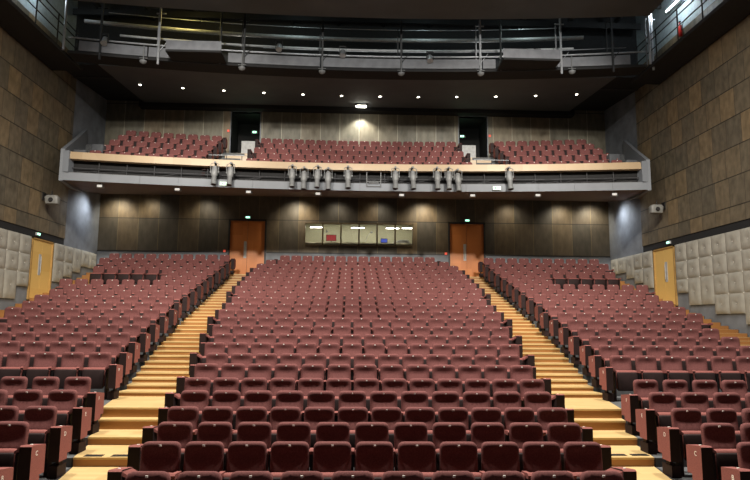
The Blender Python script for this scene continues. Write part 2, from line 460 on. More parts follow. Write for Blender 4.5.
# the rest as one object
lo = MB()
back_mb(12, 5, 0, lo); cushion_mb(12, 2, lo, 1); shell_mb(10, 1, lo, 2); lo.box(-.013, .013, -.022, -.008, .888, .908, 3)
LV = np.array(lo.v); 
def bulk(seats):
    V, Fc, M, S = [], [], [], []; off = 0
    cache = {}
    for s in seats:
        key = (s['p'], tuple(s['con']), 'centre' in s['b'])
        if key not in cache:
            m = MB(); m.v = list(lo.v); m.f = list(lo.f); m.m = list(lo.m); m.s = list(lo.s)
            hp = s['p']/2
            if 1 not in s['con']: arm_mb(8, 2, m, 1, hp); post_mb(m, 2, hp)
            of = .10 if 'centre' in s['b'] else .18
            for q in s['con']: console_mb(m, 1, 2, q, q*(hp+of), of)
            cache[key] = (np.array(m.v), m.f, m.m, m.s)
        v, f, mm, ss = cache[key]
        V.append(v+np.array((s['x'], s['y'], s['z']))); Fc += [tuple(i+off for i in g) for g in f]; M += mm; S += ss; off += len(v)
    me = bpy.data.meshes.new('theatre_seating'); me.from_pydata(np.concatenate(V).tolist(), [], Fc)
    for m in (FABRIC, FABTOP, SHELL, PLATE): me.materials.append(m)
    me.polygons.foreach_set('material_index', M); me.polygons.foreach_set('use_smooth', S); me.update()
    return me
inst('theatre_seating', bulk([s for s in SEATS if id(s) not in nearset]), label='distant maroon tip-up seats in the rear stalls and up on the balcony', cat='seats', kind='stuff')

# ---------------------------------------------------------------- walls
def wall_xz(mb, y0, y1, x0, x1, z0, z1, holes, mi=0):
    xs = sorted({x0, x1} | {h[0] for h in holes} | {h[1] for h in holes})
    for a, b in zip(xs, xs[1:]):
        zs = sorted([(h[2], h[3]) for h in holes if h[0] <= a+1e-6 and h[1] >= b-1e-6]); z = z0
        for (c, d) in zs:
            if c > z+1e-6: mb.box(a, b, y0, y1, z, c, mi)
            z = d
        if z < z1-1e-6: mb.box(a, b, y0, y1, z, z1, mi)
DL = [(-6.15, -4.4, 4.63, 7.33), (4.4, 6.15, 4.63, 7.33)]
WN = (-2.56, 2.67, 6.14, 7.25)
DU = [(-6.25, -4.85, 10.29, 12.7), (4.95, 6.35, 10.29, 12.7)]
mb = MB()
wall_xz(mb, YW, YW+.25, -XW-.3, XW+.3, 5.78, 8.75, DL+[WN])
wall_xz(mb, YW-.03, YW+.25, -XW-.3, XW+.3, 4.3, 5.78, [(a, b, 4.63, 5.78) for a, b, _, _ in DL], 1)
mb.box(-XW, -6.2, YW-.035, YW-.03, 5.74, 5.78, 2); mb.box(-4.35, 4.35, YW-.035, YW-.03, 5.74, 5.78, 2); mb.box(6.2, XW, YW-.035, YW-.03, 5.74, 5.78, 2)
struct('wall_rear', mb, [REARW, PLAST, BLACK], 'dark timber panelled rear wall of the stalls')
mb = MB(); wall_xz(mb, YW, YW+.25, -XW-.3, XW+.3, 8.75, 13.6, DU)
struct('wall_balcony_rear', mb, UPW, 'pale panelled rear wall behind the balcony')
for s, nm in ((-1, 'left'), (1, 'right')):
    X = s*XW; a, b = sorted((X, X+s*.3)); mb = MB()
    yd0, yd1 = 23.7, 25.4
    mb.box(a, b, 26.35, YW+.25, 5.3, 14, 1)                       # plaster
    mb.box(*sorted((X-s*.03, X+s*.3)), 2, 26.35, 5.87, 13.75, 0)  # boards
    mb.box(*sorted((X, X+s*.3)), 2, 26.35, 13.75, 17.5, 3)
    mb.box(a, b, 2, yd0, -.5, 5.56, 1); mb.box(a, b, 2, yd0, 5.56, 5.87, 2); mb.box(a, b, yd1, YW+.25, 0, 5.3, 1)
    mb.box(a, b, yd0, yd1, 5.62, 5.87, 2); mb.box(a, b, yd1, 26.35, 5.3, 5.87, 2)
    mb.box(*sorted((X+s*.24, X+s*.3)), yd0, yd1, 3, 5.62, 2)
    struct('wall_'+nm, mb, [SIDEW, PLAST, VOID, plain('gallery_blue_paint', (.35, .42, .45), .6)], f'{nm} side wall clad in brown boards with grey plaster behind')
    # side door
    d = MB(); z0, z1 = 3.25, 5.58
    xx = sorted((X-s*.02, X+s*.05)); ym = (yd0+yd1)/2
    dr = d.box(*xx, yd0+.07, ym-.006, z0, z1-.05).box(*xx, ym+.006, yd1-.07, z0, z1-.05).build('door_%d' % (1 if s < 0 else 2), DOORY, kind='structure', label=f'yellow wooden double door in the {nm} side wall')
    fr = MB(); xf = sorted((X-s*.06, X+s*.1))
    fr.box(*xf, yd0, yd0+.07, z0, z1); fr.box(*xf, yd1-.07, yd1, z0, z1); fr.box(*xf, yd0, yd1, z1-.05, z1)
    fr.build('door_frame', plain('door_frame_brown', (.42, .25, .08), .5), dr)
    h = MB(); h.box(*sorted((X-s*.03, X-s*.02)), ym-.22, ym-.04, 4.2, 5.0); h.tube((X-s*.07, ym-.13, 4.3), (X-s*.07, ym-.13, 4.9), .015)
    h.build('push_plate', LIGHTG, dr, label='long grey metal push plate')
# lower rear doors
for k, (x0, x1, z0, z1) in enumerate(DL):
    nm = 'left' if k == 0 else 'right'; xm = (x0+x1)/2; d = MB()
    d.box(x0+.05, xm-.006, YW+.03, YW+.08, z0, z1-.04).box(xm+.006, x1-.05, YW+.03, YW+.08, z0, z1-.04)
    dr = d.build('door_%d' % (3+k), DOORW, kind='structure', label=f'tall orange wooden double door at the rear, {nm} aisle')
    f = MB(); f.box(x0-.03, x0+.05, YW-.05, YW+.1, z0, z1+.04).box(x1-.05, x1+.03, YW-.05, YW+.1, z0, z1+.04).box(x0-.03, x1+.03, YW-.05, YW+.1, z1-.04, z1+.04)
    f.build('door_frame', BLACK, dr)
    h = MB(); h.box(xm-.16, xm-.03, YW+.02, YW+.03, 5.5, 6.3).tube((xm-.1, YW-.03, 5.6), (xm-.1, YW-.03, 6.2), .018)
    h.build('push_plate', LIGHTG, dr, label='grey metal push plate')
# upper doorways with dark lobbies
for k, (x0, x1, z0, z1) in enumerate(DU):
    nm = 'left' if k == 0 else 'right'; mb = MB()
    mb.box(x0-.1, x0, YW+.25, YW+2, z0, z1).box(x1, x1+.1, YW+.25, YW+2, z0, z1).box(x0-.1, x1+.1, YW+1.9, YW+2, z0, z1)
    mb.box(x0-.1, x1+.1, YW+.25, YW+2, z1, z1+.1).box(x0-.1, x1+.1, YW+.0, YW+2, z0-.1, z0, 1)
    a, b = (x0+.42, x1) if k == 0 else (x0, x1-.45)
    mb.box(a, b, YW+.6, YW+.65, z0, z0+1.12, 2)
    struct('wall_lobby_'+nm, mb, [VOID, FLOORM, plain('lobby_grey_paint', (.5, .5, .5), .6)], f'dark lobby seen through the {nm} balcony doorway')
    f = MB(); f.box(x0-.05, x0, YW-.02, YW+.25, z0, z1+.05).box(x1, x1+.05, YW-.02, YW+.25, z0, z1+.05).box(x0, x1, YW-.02, YW+.25, z1, z1+.05)
    struct('trim_%d' % (1+k), f, GREYP, f'grey door surround of the {nm} balcony doorway')

# ---------------------------------------------------------------- quilted walls
def quilt(s, y0, y1, cols, zbot, nm, what):
    """tufted pads along the wall; zbot(y) gives the stepped lower edge"""
    mb = MB(); ztop = 5.58; w = (y1-y0)/cols; h = .68; X = s*(XW-.02)
    for c in range(cols):
        ya, yb = y0+c*w, y0+(c+1)*w; zb = zbot((ya+yb)/2); zt = ztop; r = 0
        while zt-zb > .12:
            z2 = zt-h if zt-h-zb > .34 else zb
            n = 10; vs = []
            for i in range(n+1):
                for j in range(n+1):
                    u, v = i/n, j/n
                    e = (max(0, math.sin(PI*u))**.35)*(max(0, math.sin(PI*v))**.35)
                    cd = math.hypot((u-.5)*w, (v-.5)*h)
                    dep = .05+.07*e-.055*math.exp(-(cd/.055)**2)-.02*math.exp(-(cd/.2)**2)
                    vs.append((X-s*dep, ya+u*w, z2+(zt-z2)*v))
            fs = [(i*(n+1)+j, (i+1)*(n+1)+j, (i+1)*(n+1)+j+1, i*(n+1)+j+1) for i in range(n) for j in range(n)]
            if s < 0: fs = [f[::-1] for f in fs]
            mb.add(vs, fs, 0, True)
            for (yy, zz, dd) in (((ya+yb)/2, (z2+zt)/2, .065), (ya, zt, .055)):
                if zz < 5.5: mb.lathe([(0, .022), (.012, .018), (.018, .004)], (X-s*dd, yy, zz), (-s, 0, 0), 8, 1)
            zt = z2
        mb.box(*sorted((X, X-s*.05)), ya, yb, zb, ztop, 0)
    return mb.build('quilted_wall_panel', [QUILT, BUTTON], label=f'silver grey button-tufted quilted panel on the {nm} wall, {what}', cat='wall panel')
def stair_floor(y):
    z = ZR[0]
    for (a, b, zz) in steps:
        if y >= a: z = zz
    return z
for s, nm in ((-1, 'left'), (1, 'right')):
    quilt(s, 23.6-.82*10, 23.6, 10, lambda y: max(1.6, stair_floor(math.floor((y-.1)/1.63)*1.63+1.63)+.30), nm, 'in front of the side door')
    quilt(s, 25.5, 29.6, 5, lambda y: stair_floor(y+.4)+.25, nm, 'behind the side door')

# ---------------------------------------------------------------- control booth
mb = MB(); bx0, bx1 = -2.9, 2.9
mb.box(bx0, bx1, 32.4, 32.5, 5, 7.8).box(bx0-.1, bx0, 30.05, 32.5, 5, 7.8).box(bx1, bx1+.1, 30.05, 32.5, 5, 7.8)
mb.box(bx0, bx1, 30.05, 32.5, 7.8, 7.9).box(bx0, bx1, 30.05, 32.5, 4.95, 5.0, 1)
struct('wall_booth', mb, [plain('booth_wall_paint', (.45, .43, .30), .7, noise=.05, scale=1), FLOORM], 'pale walls of the lit control booth')
fr = MB(); x0, x1, z0, z1 = WN; t = .05
fr.box(x0, x1, YW-.03, YW+.2, z0, z0+t).box(x0, x1, YW-.03, YW+.2, z1-t, z1)
pw = (x1-x0)/6
wo = None
for k in range(7):
    xx = x0+k*pw; fr.box(max(x0, xx-.035), min(x1, xx+.035), YW-.03, YW+.2, z0, z1)
wo = struct('window_1', fr, plain('dark_bronze_frame', (.10, .07, .035), .4), 'long control booth window with six panes')
for k in range(6):
    g = MB(); g.box(x0+k*pw+.035, x0+(k+1)*pw-.035, YW+.08, YW+.088, z0+t, z1-t); g.build('pane', GLASS, wo)
TUBE = emis('booth_tube_light', (1, .97, .85), 9)
for k, (x, y) in enumerate(((-2.05, 31.0), (-.0, 31.0), (1.75, 31.0), (2.55, 30.9))):
    o = empty('booth_light', (x, y, 7.22), f'white fluorescent ceiling light in the booth, {ORD[k]} from left', 'ceiling light', 'control booth ceiling lights')
    MB().box(-.35, .35, -.08, .08, 0, .06).build('housing', LIGHTG, o); MB().box(-.32, .32, -.06, .06, -.03, 0).build('diffuser', TUBE, o)
mb = MB().box(-2.85, 2.85, 30.15, 30.9, 6.30, 6.36).box(-2.85, 2.85, 30.85, 30.88, 5.0, 6.30)
mb.build('control_desk', plain('desk_cream', (.75, .72, .58), .5), label='long pale desk along the control booth window', cat='desk')
def monitor(x, y, col, nm, lab, w=.42, z0=6.36):
    o = empty('monitor', (x, y, z0), lab, 'monitor')
    MB().box(-.08, .08, -.06, .06, 0, .02).box(-.02, .02, -.02, .02, .02, .15).build('stand', BLACK, o)
    MB().box(-w/2, w/2, -.02, .03, .1, .1+w*.62).build('casing', BLACK, o)
    MB().box(-w/2+.02, w/2-.02, -.026, -.02, .12, .08+w*.62).build('screen', emis(nm, col, .7), o)
monitor(-1.3, 30.5, (.36, .05, .05), 'red_screen', 'red monitor on the booth desk behind the second pane', .50)
monitor(1.3, 30.45, (.08, .12, .55), 'blue_screen', 'small blue monitor on the booth desk behind the fifth pane', .34, 6.30)
def desk_lamp(x, y, lab, f=1):
    o = empty('desk_lamp', (x, y, 6.36), lab, 'lamp')
    MB().lathe([(0, .07), (.02, .07), (.03, .02)], (0, 0, 0), (0, 0, 1), 12).build('base', BLACK, o)
    MB().tube((0, 0, .02), (f*.12, 0, .35), .012).tube((f*.12, 0, .35), (f*.32, 0, .60), .012).build('arm', LIGHTG, o)
    MB().lathe([(0, .02), (.05, .05), (.1, .065)], (f*.32, 0, .62), (f*.3, 0, -1), 12).build('shade', LIGHTG, o)
desk_lamp(-1.85, 30.4, 'desk lamp with jointed arm behind the first booth pane')
desk_lamp(.35, 30.5, 'thin desk lamp arm reaching up behind the fourth booth pane')
mb = MB(); mb.loft([(6.36, .45, .2, 2.15, 30.5), (6.43, .43, .19, 2.15, 30.5), (6.51, .3, .12, 2.25, 30.5), (6.56, .2, .06, 2.3, 30.5)], 16, .6)
mb.build('paper_stack', LIGHTG, label='white papers heaped on the booth desk behind the last pane', cat='papers')

# ---------------------------------------------------------------- balcony
XE = 11.25; YF = 24.4
def yf(x):
    a = abs(x)
    return YF-bul(min(a, XE))+max(0, a-XE)/1.05*3.0
def sweep(prof, xs, mi=0, mb=None, sm=False, caps=True):
    """prof(x) -> list of (y,z); skinned across x"""
    mb = mb or MB(); P = [prof(x) for x in xs]; k = len(P[0])
    vs = [(x, y, z) for x, p in zip(xs, P) for (y, z) in p]; fs = []
    for i in range(len(xs)-1):
        for j in range(k): fs.append((i*k+j, i*k+(j+1) % k, (i+1)*k+(j+1) % k, (i+1)*k+j))
    mb.add(vs, fs, mi, sm)
    if caps: mb.add(vs[:k], [tuple(range(k))[::-1]], mi); mb.add(vs[-k:], [tuple(range(k))], mi)
    return mb
XS = [-XE+2*XE*k/48 for k in range(49)]
def xr(a, b, n): return [a+(b-a)*k/n for k in range(n+1)]
# slab
mb = MB()
def body(x):
    f = yf(x); zb = 7.69+max(0, f-23.5)*.1
    return [(f+.02, zb if abs(x) > XE+.01 else 7.69), (YW, 8.50), (YW, 8.75), (f+.55, 8.25), (f+.5, 8.1), (f+.02, 8.05 if abs(x) > XE+.01 else 7.99)]
XB = [-XW, -11.95, -11.6]+XS+[11.6, 11.95, XW]
sweep(body, XB, 0, mb)
for k in range(5):
    def e0(x, k=k):
        if k == 5: return YW
        return max((YF+.55 if k == 0 else YB[k]-.5)-bul(x), yf(x)+.15)
    z = ZB[k]; zb = z-(.15 if k == 0 else .54)
    sweep(lambda x: [(e0(x), zb), (e0(x, k+1)+(.02 if k < 4 else 0), zb), (e0(x, k+1)+(.02 if k < 4 else 0), z), (e0(x), z)], XB, 1, mb)
struct('floor_balcony', mb, [SOFF, FLOORM], 'stepped balcony floor with brown sloping underside')
bf = empty('balcony_parapet', (0, YF, 7.69), 'grey and timber curved balcony front spanning the hall above the stalls', 'balcony front')
def local(mb): mb.v = [(x, y-YF, z-7.69) for x, y, z in mb.v]; return mb
mb = MB()
for k in range(16):
    a = -XE+2*XE*k/16; b = -XE+2*XE*(k+1)/16
    sweep(lambda x: [(YF-bul(x)-.03, 7.69), (YF-bul(x)+.02, 7.69), (YF-bul(x)+.02, 7.99), (YF-bul(x)-.03, 7.99)], xr(a+.004, b-.004, 4), 0, mb)
local(mb).build('fascia_panel', GREYP, bf, label='flat grey painted lower fascia')
mb = sweep(lambda x: [(YF-bul(x)+.02, 7.985), (YF-bul(x)+.33, 8.02), (YF-bul(x)+.33, 8.06), (YF-bul(x)+.02, 8.02)], XS)
local(mb).build('tray', plain('dark_grey_tray', (.1, .1, .105), .7), bf)  # tray in an even dark grey to keep the slot dark
mb = sweep(lambda x: [(YF-bul(x)+.33, 8.0), (YF-bul(x)+.36, 8.0), (YF-bul(x)+.36, 8.70), (YF-bul(x)+.33, 8.70)], XS)
local(mb).build('recess_back', VOID, bf)
mb = sweep(lambda x: [(YF-bul(x)-.04, 8.52), (YF-bul(x)+.12, 8.49), (YF-bul(x)+.40, 8.70), (YF-bul(x)+.40, 8.82), (YF-bul(x)+.2, 8.83), (YF-bul(x), 8.80)], XS, sm=False)
local(mb).build('timber_rail', RAILW, bf, label='pale varnished timber top rail')
mb = MB()
for k in range(23):
    x = -11+22*k/22; f = YF-bul(x)
    mb.tube((x, f+.22, 8.02), (x, f+.22, 8.58), .018, 6)
for a, b in zip(XS, XS[1:]): mb.tube((a, YF-bul(a)+.2, 8.22), (b, YF-bul(b)+.2, 8.22), .02, 6); pass
random.seed(3)
for k in range(40):
    x = random.uniform(-11, 11); f = YF-bul(x); w = random.uniform(.2, .8)
    mb.tube((x, f+.1, 8.05), (min(x+w, 11.1), f+.15, 8.05+random.uniform(.02, .14)), .012, 5)
local(mb).build('lighting_pipe', plain('dull_dark_pipe', (.035, .035, .04), .6), bf, label='grey pipes and cables in the dark slot')
for s, nm in ((-1, 'left'), (1, 'right')):
    f = YF-bul(XE); mb = MB()
    P = [(XE, f-.05, 7.66, 8.88), (XE+.02, f+.05, 7.67, 8.92), (11.75, 25.35, 7.8, 9.9), (12.28, 27.45, 8.1, 10.95)]
    vs = []
    for (x, y, z0, z1) in P: vs += [(s*x, y, z0), (s*x, y, z1), (s*(x-.14), y+.03, z0), (s*(x-.14), y+.03, z1)]
    fs = [(0, 1, 3, 2), (12, 13, 15, 14)]
    for k in range(3):
        o = 4*k; fs += [(o, o+4, o+5, o+1), (o+2, o+3, o+7, o+6), (o+1, o+5, o+7, o+3), (o, o+2, o+6, o+4)]
    mb.add(vs, fs)
    mb.box(*sorted((s*(XE-.32), s*(XE-.10))), f-.04, f+.5, 8.0, 8.82)
    mb.build('balcony_side_wing', GREYP, label=f'sloping grey wing wall closing the {nm} end of the balcony', cat='wing wall')
    for k5 in range(2):
        x = s*10.85; yb = YB[k5]-bul(x)
        mb = MB().rbox(0, 0, 0, .86, .25, .2, .03)
        mb.build('end_cabinet', plain('cabinet_dark_grey', (.07, .075, .085), .7), loc=(x+(-s*.25 if k5 else 0), yb-.05, ZB[k5]), label=f'dark grey box ending the {ORD[k5]} balcony row at the {nm}', cat='cabinet', group='grey boxes ending the balcony rows')
# balcony stairs
for s, nm in ((-1, 'left'), (1, 'right')):
    mb = MB()
    for k in range(5):
        e = (YF+.58 if k == 0 else YB[k]-.5)
        y1 = (YB[k+1]-.5-.45) if k < 4 else YW-.02
        i0, o0 = 4.65, 6.1
        yy = lambda y: y-bul(5.3)
        a, b = sorted((s*i0, s*o0))
        mb.box(a, b, yy(e), yy(y1), ZB[k]-.1, ZB[k]+.012, 1, 0)
        if k < 4: mb.box(a, b, yy(y1), yy(y1)+.46, ZB[k]-.1, ZB[k]+.27, 1, 0)
    mb.build('balcony_stairs', [plain('pale_step_wood', (.78, .66, .42), .4), RAILW], label=f'pale wooden steps climbing the {nm} balcony aisle', cat='stairs')
    o = empty('safety_rail', (s*5.4, YF+.66-bul(5.3), 8.18), f'thin metal safety rail at the foot of the {nm} balcony aisle', 'handrail')
    for q in (-1, 0, 1): MB().tube((q*.62, 0, 0), (q*.62, 0, .98), .014).build('post', BLACK, o)
    MB().tube((-.72, 0, .98), (.72, 0, .98), .016).build('bar', STEEL, o)

# profile spotlights along the balcony front
SB = {}
b = MB()
b.lathe([(0, .05), (.03, .085), (.2, .10), (.34, .10), (.38, .075)], (0, 0, 0), (0, -.25, -1), 16)
for k in range(5): b.lathe([(0, .106), (.012, .106)], (0, -.015-.03*k*.25, -.06-.05*k), (0, -.25, -1), 16)
SB['body'] = b.mesh('lamp_body', [plain('lantern_grey', (.20, .205, .21), .5)])
b = MB(); b.lathe([(.36, .078), (.5, .078), (.62, .088), (.68, .088)], (0, 0, 0), (0, -.25, -1), 16); DST = plain('dull_steel', (.15, .155, .16), .6); SB['tube'] = b.mesh('lens_tube', [DST])
b = MB(); b.lathe([(.675, .07), (.685, .06)], (0, 0, 0), (0, -.25, -1), 16); SB['lens'] = b.mesh('lens', [BLACK])
b = MB()
for q in (-1, 1): b.box(q*.125-.008, q*.125+.008, -.06, -.02, -.24, .07); b.tube((q*.10, -.04, -.2), (q*.15, -.04, -.2), .02)
b.tube((-.125, -.04, .07), (0, -.04, .13), .012); b.tube((.125, -.04, .07), (0, -.04, .13), .012)
SB['yoke'] = b.mesh('yoke', [DST])
b = MB(); b.box(-.03, .03, -.07, .16, .10, .16).tube((0, .16, .13), (0, .16, .06), .03); SB['clamp'] = b.mesh('clamp', [DST])
spx = [-5.64, -5.03, -2.67, -2.2, -1.67, -1.26, -.48, 1.4, 2.08, 3.05, 3.51, 3.86, 5.87]
for k, x in enumerate(spx):
    dz = -.08 if k in (3, 5, 11) else 0
    o = empty('profile_spotlight', (x, YF-bul(x)-.22, 8.46+dz), f'grey profile spotlight hanging from balcony front, {ORD[k]} from the left', 'spotlight', 'spotlights hung along the balcony front', rz=[.1, -.12, .2, 0, -.1, .15][k % 6]*.6)
    o.scale = (1.22, 1.22, 1.15)
    for nm, key in (('lamp_body', 'body'), ('lens_tube', 'tube'), ('lens', 'lens'), ('yoke', 'yoke'), ('clamp', 'clamp')): inst(nm, SB[key], o)
for x, lab in ((-5.3, 'between the two leftmost spotlights'), (5.42, 'left of the rightmost spotlight')):
    o = empty('exit_sign', (x, YF-bul(x)-.08, 7.82), f'white and green exit sign on the balcony fascia {lab}', 'exit sign')
    MB().box(-.17, .17, -.02, .05, -.08, .08).build('housing', LIGHTG, o)
    MB().box(-.15, .15, -.026, -.02, -.06, .06).build('panel', emis('sign_pale_green', (.6, .95, .7), .9), o)
    MB().box(-.04, .06, -.03, -.026, -.01, .01).box(-.09, -.05, -.03, -.026, -.045, .045).build('arrow_symbol', plain('sign_dark_green', (.03, .3, .12), .5), o)
o = empty('lamp_bracket', (.55, YF-bul(.55)-.06, 7.95), 'empty rectangular lamp bracket near the centre of the balcony front', 'bracket')
for q in (-.28, .28): MB().tube((q, 0, -.1), (q, 0, .5), .02).build('upright', DST, o)
MB().tube((-.28, 0, -.08), (.28, 0, -.08), .02).tube((-.28, 0, .12), (.28, 0, .12), .02).tube((-.2, 0, .05), (.2, 0, .05), .03).build('crossbar', DST, o)
FLD = emis('flood_glow', (1, .95, .85), .8)
for k, x in enumerate((-10.05, -7.2, -4.45, -1.68, 1.72, 4.6, 7.2, 10.15)):
    y = 25.0-bul(x); zs = 7.69+.81*(y-(YF-bul(x)))/(YW-YF+bul(x))
    o = empty('floodlight', (x, y, zs), f'small white floodlight under the balcony edge, {ORD[k]} from left', 'floodlight', 'floodlights under the balcony edge')
    MB().box(-.02, .02, -.02, .02, -.05, .02).build('bracket', BLACK, o)
    MB().rbox(0, 0, -.19, -.05, .14, .06, .015).build('housing', STEEL, o)
    MB().box(-.10, .08, -.075, -.06, -.16, -.08).build('lens', FLD, o)

# exit signs etc
GRN = emis('exit_green', (.35, .9, .6), 3)
for k, (x, y, z, lab) in enumerate(((-5.5, YW-.06, 12.84, 'above the left balcony doorway'), (5.6, YW-.06, 12.82, 'above the right balcony doorway'),
        (-5.28, YW-.06, 7.45, 'above the left rear stalls door'), (5.3, YW-.06, 7.45, 'above the right rear stalls door'))):
    o = empty('exit_light', (x, y, z), f'small green-white emergency light {lab}', 'exit light', 'emergency lights over the doors')
    MB().box(-.13, .13, 0, .05, -.05, .07).build('housing', LIGHTG, o); MB().box(-.09, .09, -.02, 0, -.03, .04).build('lens', GRN, o)
for s, nm in ((-1, 'left'), (1, 'right')):
    o = empty('exit_light', (s*12.24, 24.05, 5.73), f'small green-white emergency light above the {nm} side wall door', 'exit light', 'emergency lights over the doors')
    MB().box(-.03, .03, -.13, .13, -.05, .06).build('housing', LIGHTG, o); MB().box(*sorted((-s*.05, -s*.03)), -.09, .09, -.03, .04).build('lens', GRN, o)
for k, (x, lab) in enumerate(((-5.2, 'left'), (5.2, 'right'))):
    o = empty('exit_sign', (x, YW+.55, 11.86), f'green exit sign glowing inside the dark {lab} balcony doorway', 'exit sign')
    MB().box(-.16, .16, 0, .03, -.07, .07).build('housing', BLACK, o)
    MB().box(-.09, .09, -.01, 0, -.045, .045).build('panel', GRN, o)
    a = MB().box(-.02, .02, -.015, -.01, -.03, .035).box(.02, .09, -.015, -.01, -.008, .008)
    a.add([(.09, -.015, -.03), (.09, -.015, .03), (.12, -.015, 0)], [(0, 2, 1)]); a.build('arrow_symbol', LIGHTG, o)
    l = bpy.data.lights.new('exit_glow', 'POINT'); l.energy = 2.5; l.color = (.5, 1, .6); l.shadow_soft_size = .05
    lo_ = bpy.data.objects.new('exit_glow', l); COL.objects.link(lo_); lo_.location = (x, YW+.45, 12.1)
REDM = emis('call_point_red', (.8, .1, .06), .4)  # call points are no lamps, a faint glow is added to their red
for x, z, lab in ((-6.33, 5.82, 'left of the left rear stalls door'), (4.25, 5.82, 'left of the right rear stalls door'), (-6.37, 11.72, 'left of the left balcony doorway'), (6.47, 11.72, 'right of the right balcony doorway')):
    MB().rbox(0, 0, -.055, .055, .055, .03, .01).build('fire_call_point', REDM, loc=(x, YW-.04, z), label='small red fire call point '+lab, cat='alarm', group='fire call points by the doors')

# wall speakers
for s, nm in ((-1, 'left'), (1, 'right')):
    o = empty('wall_speaker', (s*12.26, 24.3, 7.15), f'pale box speaker on a swivel bracket high on the {nm} wall', 'speaker')
    MB().box(*sorted((0, -s*.03)), -.12, .12, -.05, .25).tube((-s*.02, 0, .12), (-s*.35, -.1, .14), .03).tube((-s*.35, -.1, .3), (-s*.35, -.1, .1), .02).build('bracket', BLACK, o)
    b = MB(); b.loft([(-.22, .24, .14, -s*.42, -.15), (.02, .26, .16, -s*.42, -.18), (.1, .2, .12, -s*.42, -.18)], 16, .35); b.build('cabinet', plain('speaker_beige', (.20, .20, .19), .5), o)
    b = MB(); b.lathe([(0, .09), (.03, .07)], (-s*.42, -.33, -.08), (0, -1, 0), 14); b.build('cone', BLACK, o)

# ---------------------------------------------------------------- ceilings and catwalk
mb = MB(); 
sweep(lambda x: [(24.45-bul(x)*.6, 12.46), (YW, 12.95), (YW, 13.1), (24.45-bul(x)*.6, 12.7)], xr(-10.35, 10.35, 20), 0, mb)
sweep(lambda x: [(24.45, 12.7), (YW, 13.15), (YW, 13.2), (24.45, 12.75)], [-XW, -10.35], 1, mb); sweep(lambda x: [(24.45, 12.7), (YW, 13.15), (YW, 13.2), (24.45, 12.75)], [10.35, XW], 1, mb)
mb.box(-10.6, 10.6, 29.3, YW, 12.72, 13.0, 1)
struct('ceiling_balcony', mb, [DARKC, VOID], 'dark painted ceiling above the balcony')
mb = MB(); sweep(lambda x: [(22.2-x*x/150, 13.86), (22.3-x*x/150, 14.3), (-3, 14.3), (-3, 13.86)][::-1], xr(-10.6, 10.6, 24), 0, mb)
struct('ceiling', mb, DARKC, 'dark brown auditorium ceiling panel')
mb = MB(); mb.box(-XW-.3, XW+.3, -3, 27, 17.5, 17.7).box(-XW, XW, 26, 26.2, 12.8, 17.5)
struct('ceiling_void', mb, plain('void_paint', (.03, .03, .032), .9), 'black roof void above the lighting catwalk')
mb = MB()
for k in range(12):
    x = -11+2*k; mb.box(x-.05, x+.05, 20, 26, 15.4, 15.6)
for y in (21.5, 23.2, 25): mb.box(-12, 12, y-.05, y+.05, 15.1, 15.35)
mb.build('roof_rafters', BLACK, label='dark steel rafters crossing the roof void above the catwalk', cat='rafters')
CW = 23.65
ycw = lambda x: CW-bul(x)
ct = empty('lighting_catwalk', (0, CW, 12.4), 'dark steel lighting catwalk curving across the hall in front of the balcony', 'catwalk')
def loc2(mb): mb.v = [(x, y-CW, z-12.4) for x, y, z in mb.v]; return mb
X11 = xr(-11.0, 11.0, 40)
mb = sweep(lambda x: [(ycw(x), 12.38), (ycw(x)+.85, 12.38), (ycw(x)+.85, 12.48), (ycw(x), 12.48)], X11); loc2(mb).build('deck', VOID, ct)
PAN = plain('catwalk_grey_panel', (.12, .125, .14), .5, noise=.2, scale=3)
for (a, b) in ((-10.6, -8.2), (-8.15, -7.35), (-5.2, -1.65), (-1.6, 1.55), (1.6, 4.75), (4.8, 5.3), (7.6, 10.4)):
    mb = sweep(lambda x: [(ycw(x)-.03, 12.5), (ycw(x), 12.5), (ycw(x), 12.88), (ycw(x)-.03, 12.88)], xr(a, b, 8)); loc2(mb).build('kick_panel', PAN, ct)
for (a, b) in ((-7.3, -5.25), (5.35, 7.55)):
    mb = sweep(lambda x: [(22.35, 12.5), (22.38, 12.5), (22.38, 12.86), (22.35, 12.86)], xr(a, b, 2)); loc2(mb).build('kick_panel', PAN, ct)
    mb = sweep(lambda x: [(22.35, 12.42), (ycw(x)+.1, 12.42), (ycw(x)+.1, 12.5), (22.35, 12.5)], xr(a, b, 2)); loc2(mb).build('platform', VOID, ct)
def rail(z, r, dy, a=-11, b=11, mat=STEEL):
    mb = MB(); xs = xr(a, b, 24)
    for p, q in zip(xs, xs[1:]): mb.tube((p, ycw(p)+dy, z), (q, ycw(q)+dy, z), r, 8, cap=False)
    loc2(mb).build('rail', mat, ct)
rail(14.05, .085, .8, -10.8, 9.0, LIGHTG); rail(13.6, .05, .8, -9.5, 8.6, LIGHTG); rail(13.52, .02, .75, -4, 10.6); rail(13.02, .025, .05); rail(12.97, .012, .0); rail(14.55, .02, .9, -10, 8)
for k, x in enumerate((-9.85, -7.78, -5.5, -4.6, -1.55, 1.57, 4.7, 5.5, 7.82, 9.75, 11.2)):
    mb = MB(); y = ycw(x)-.06; top = 14.5
    if k in (2, 7): mb.tube((x, y, 12.4), (x, y, 14.9), .04)
    else:
        mb.box(x-.035, x+.035, y-.03, y+.03, 12.2, top); mb.box(x-.14, x-.1, y+.2, y+.24, 12.5, top-.2)
        mb.tube((x-.18, y+.1, 14.3), (x+.18, y+.1, 14.3), .03); mb.tube((x, y, 12.7), (x+.3, y, 13.1), .015)
    loc2(mb).build('post', BLACK if k in (0, 2, 4, 5, 7, 3, 9) else STEEL, ct)
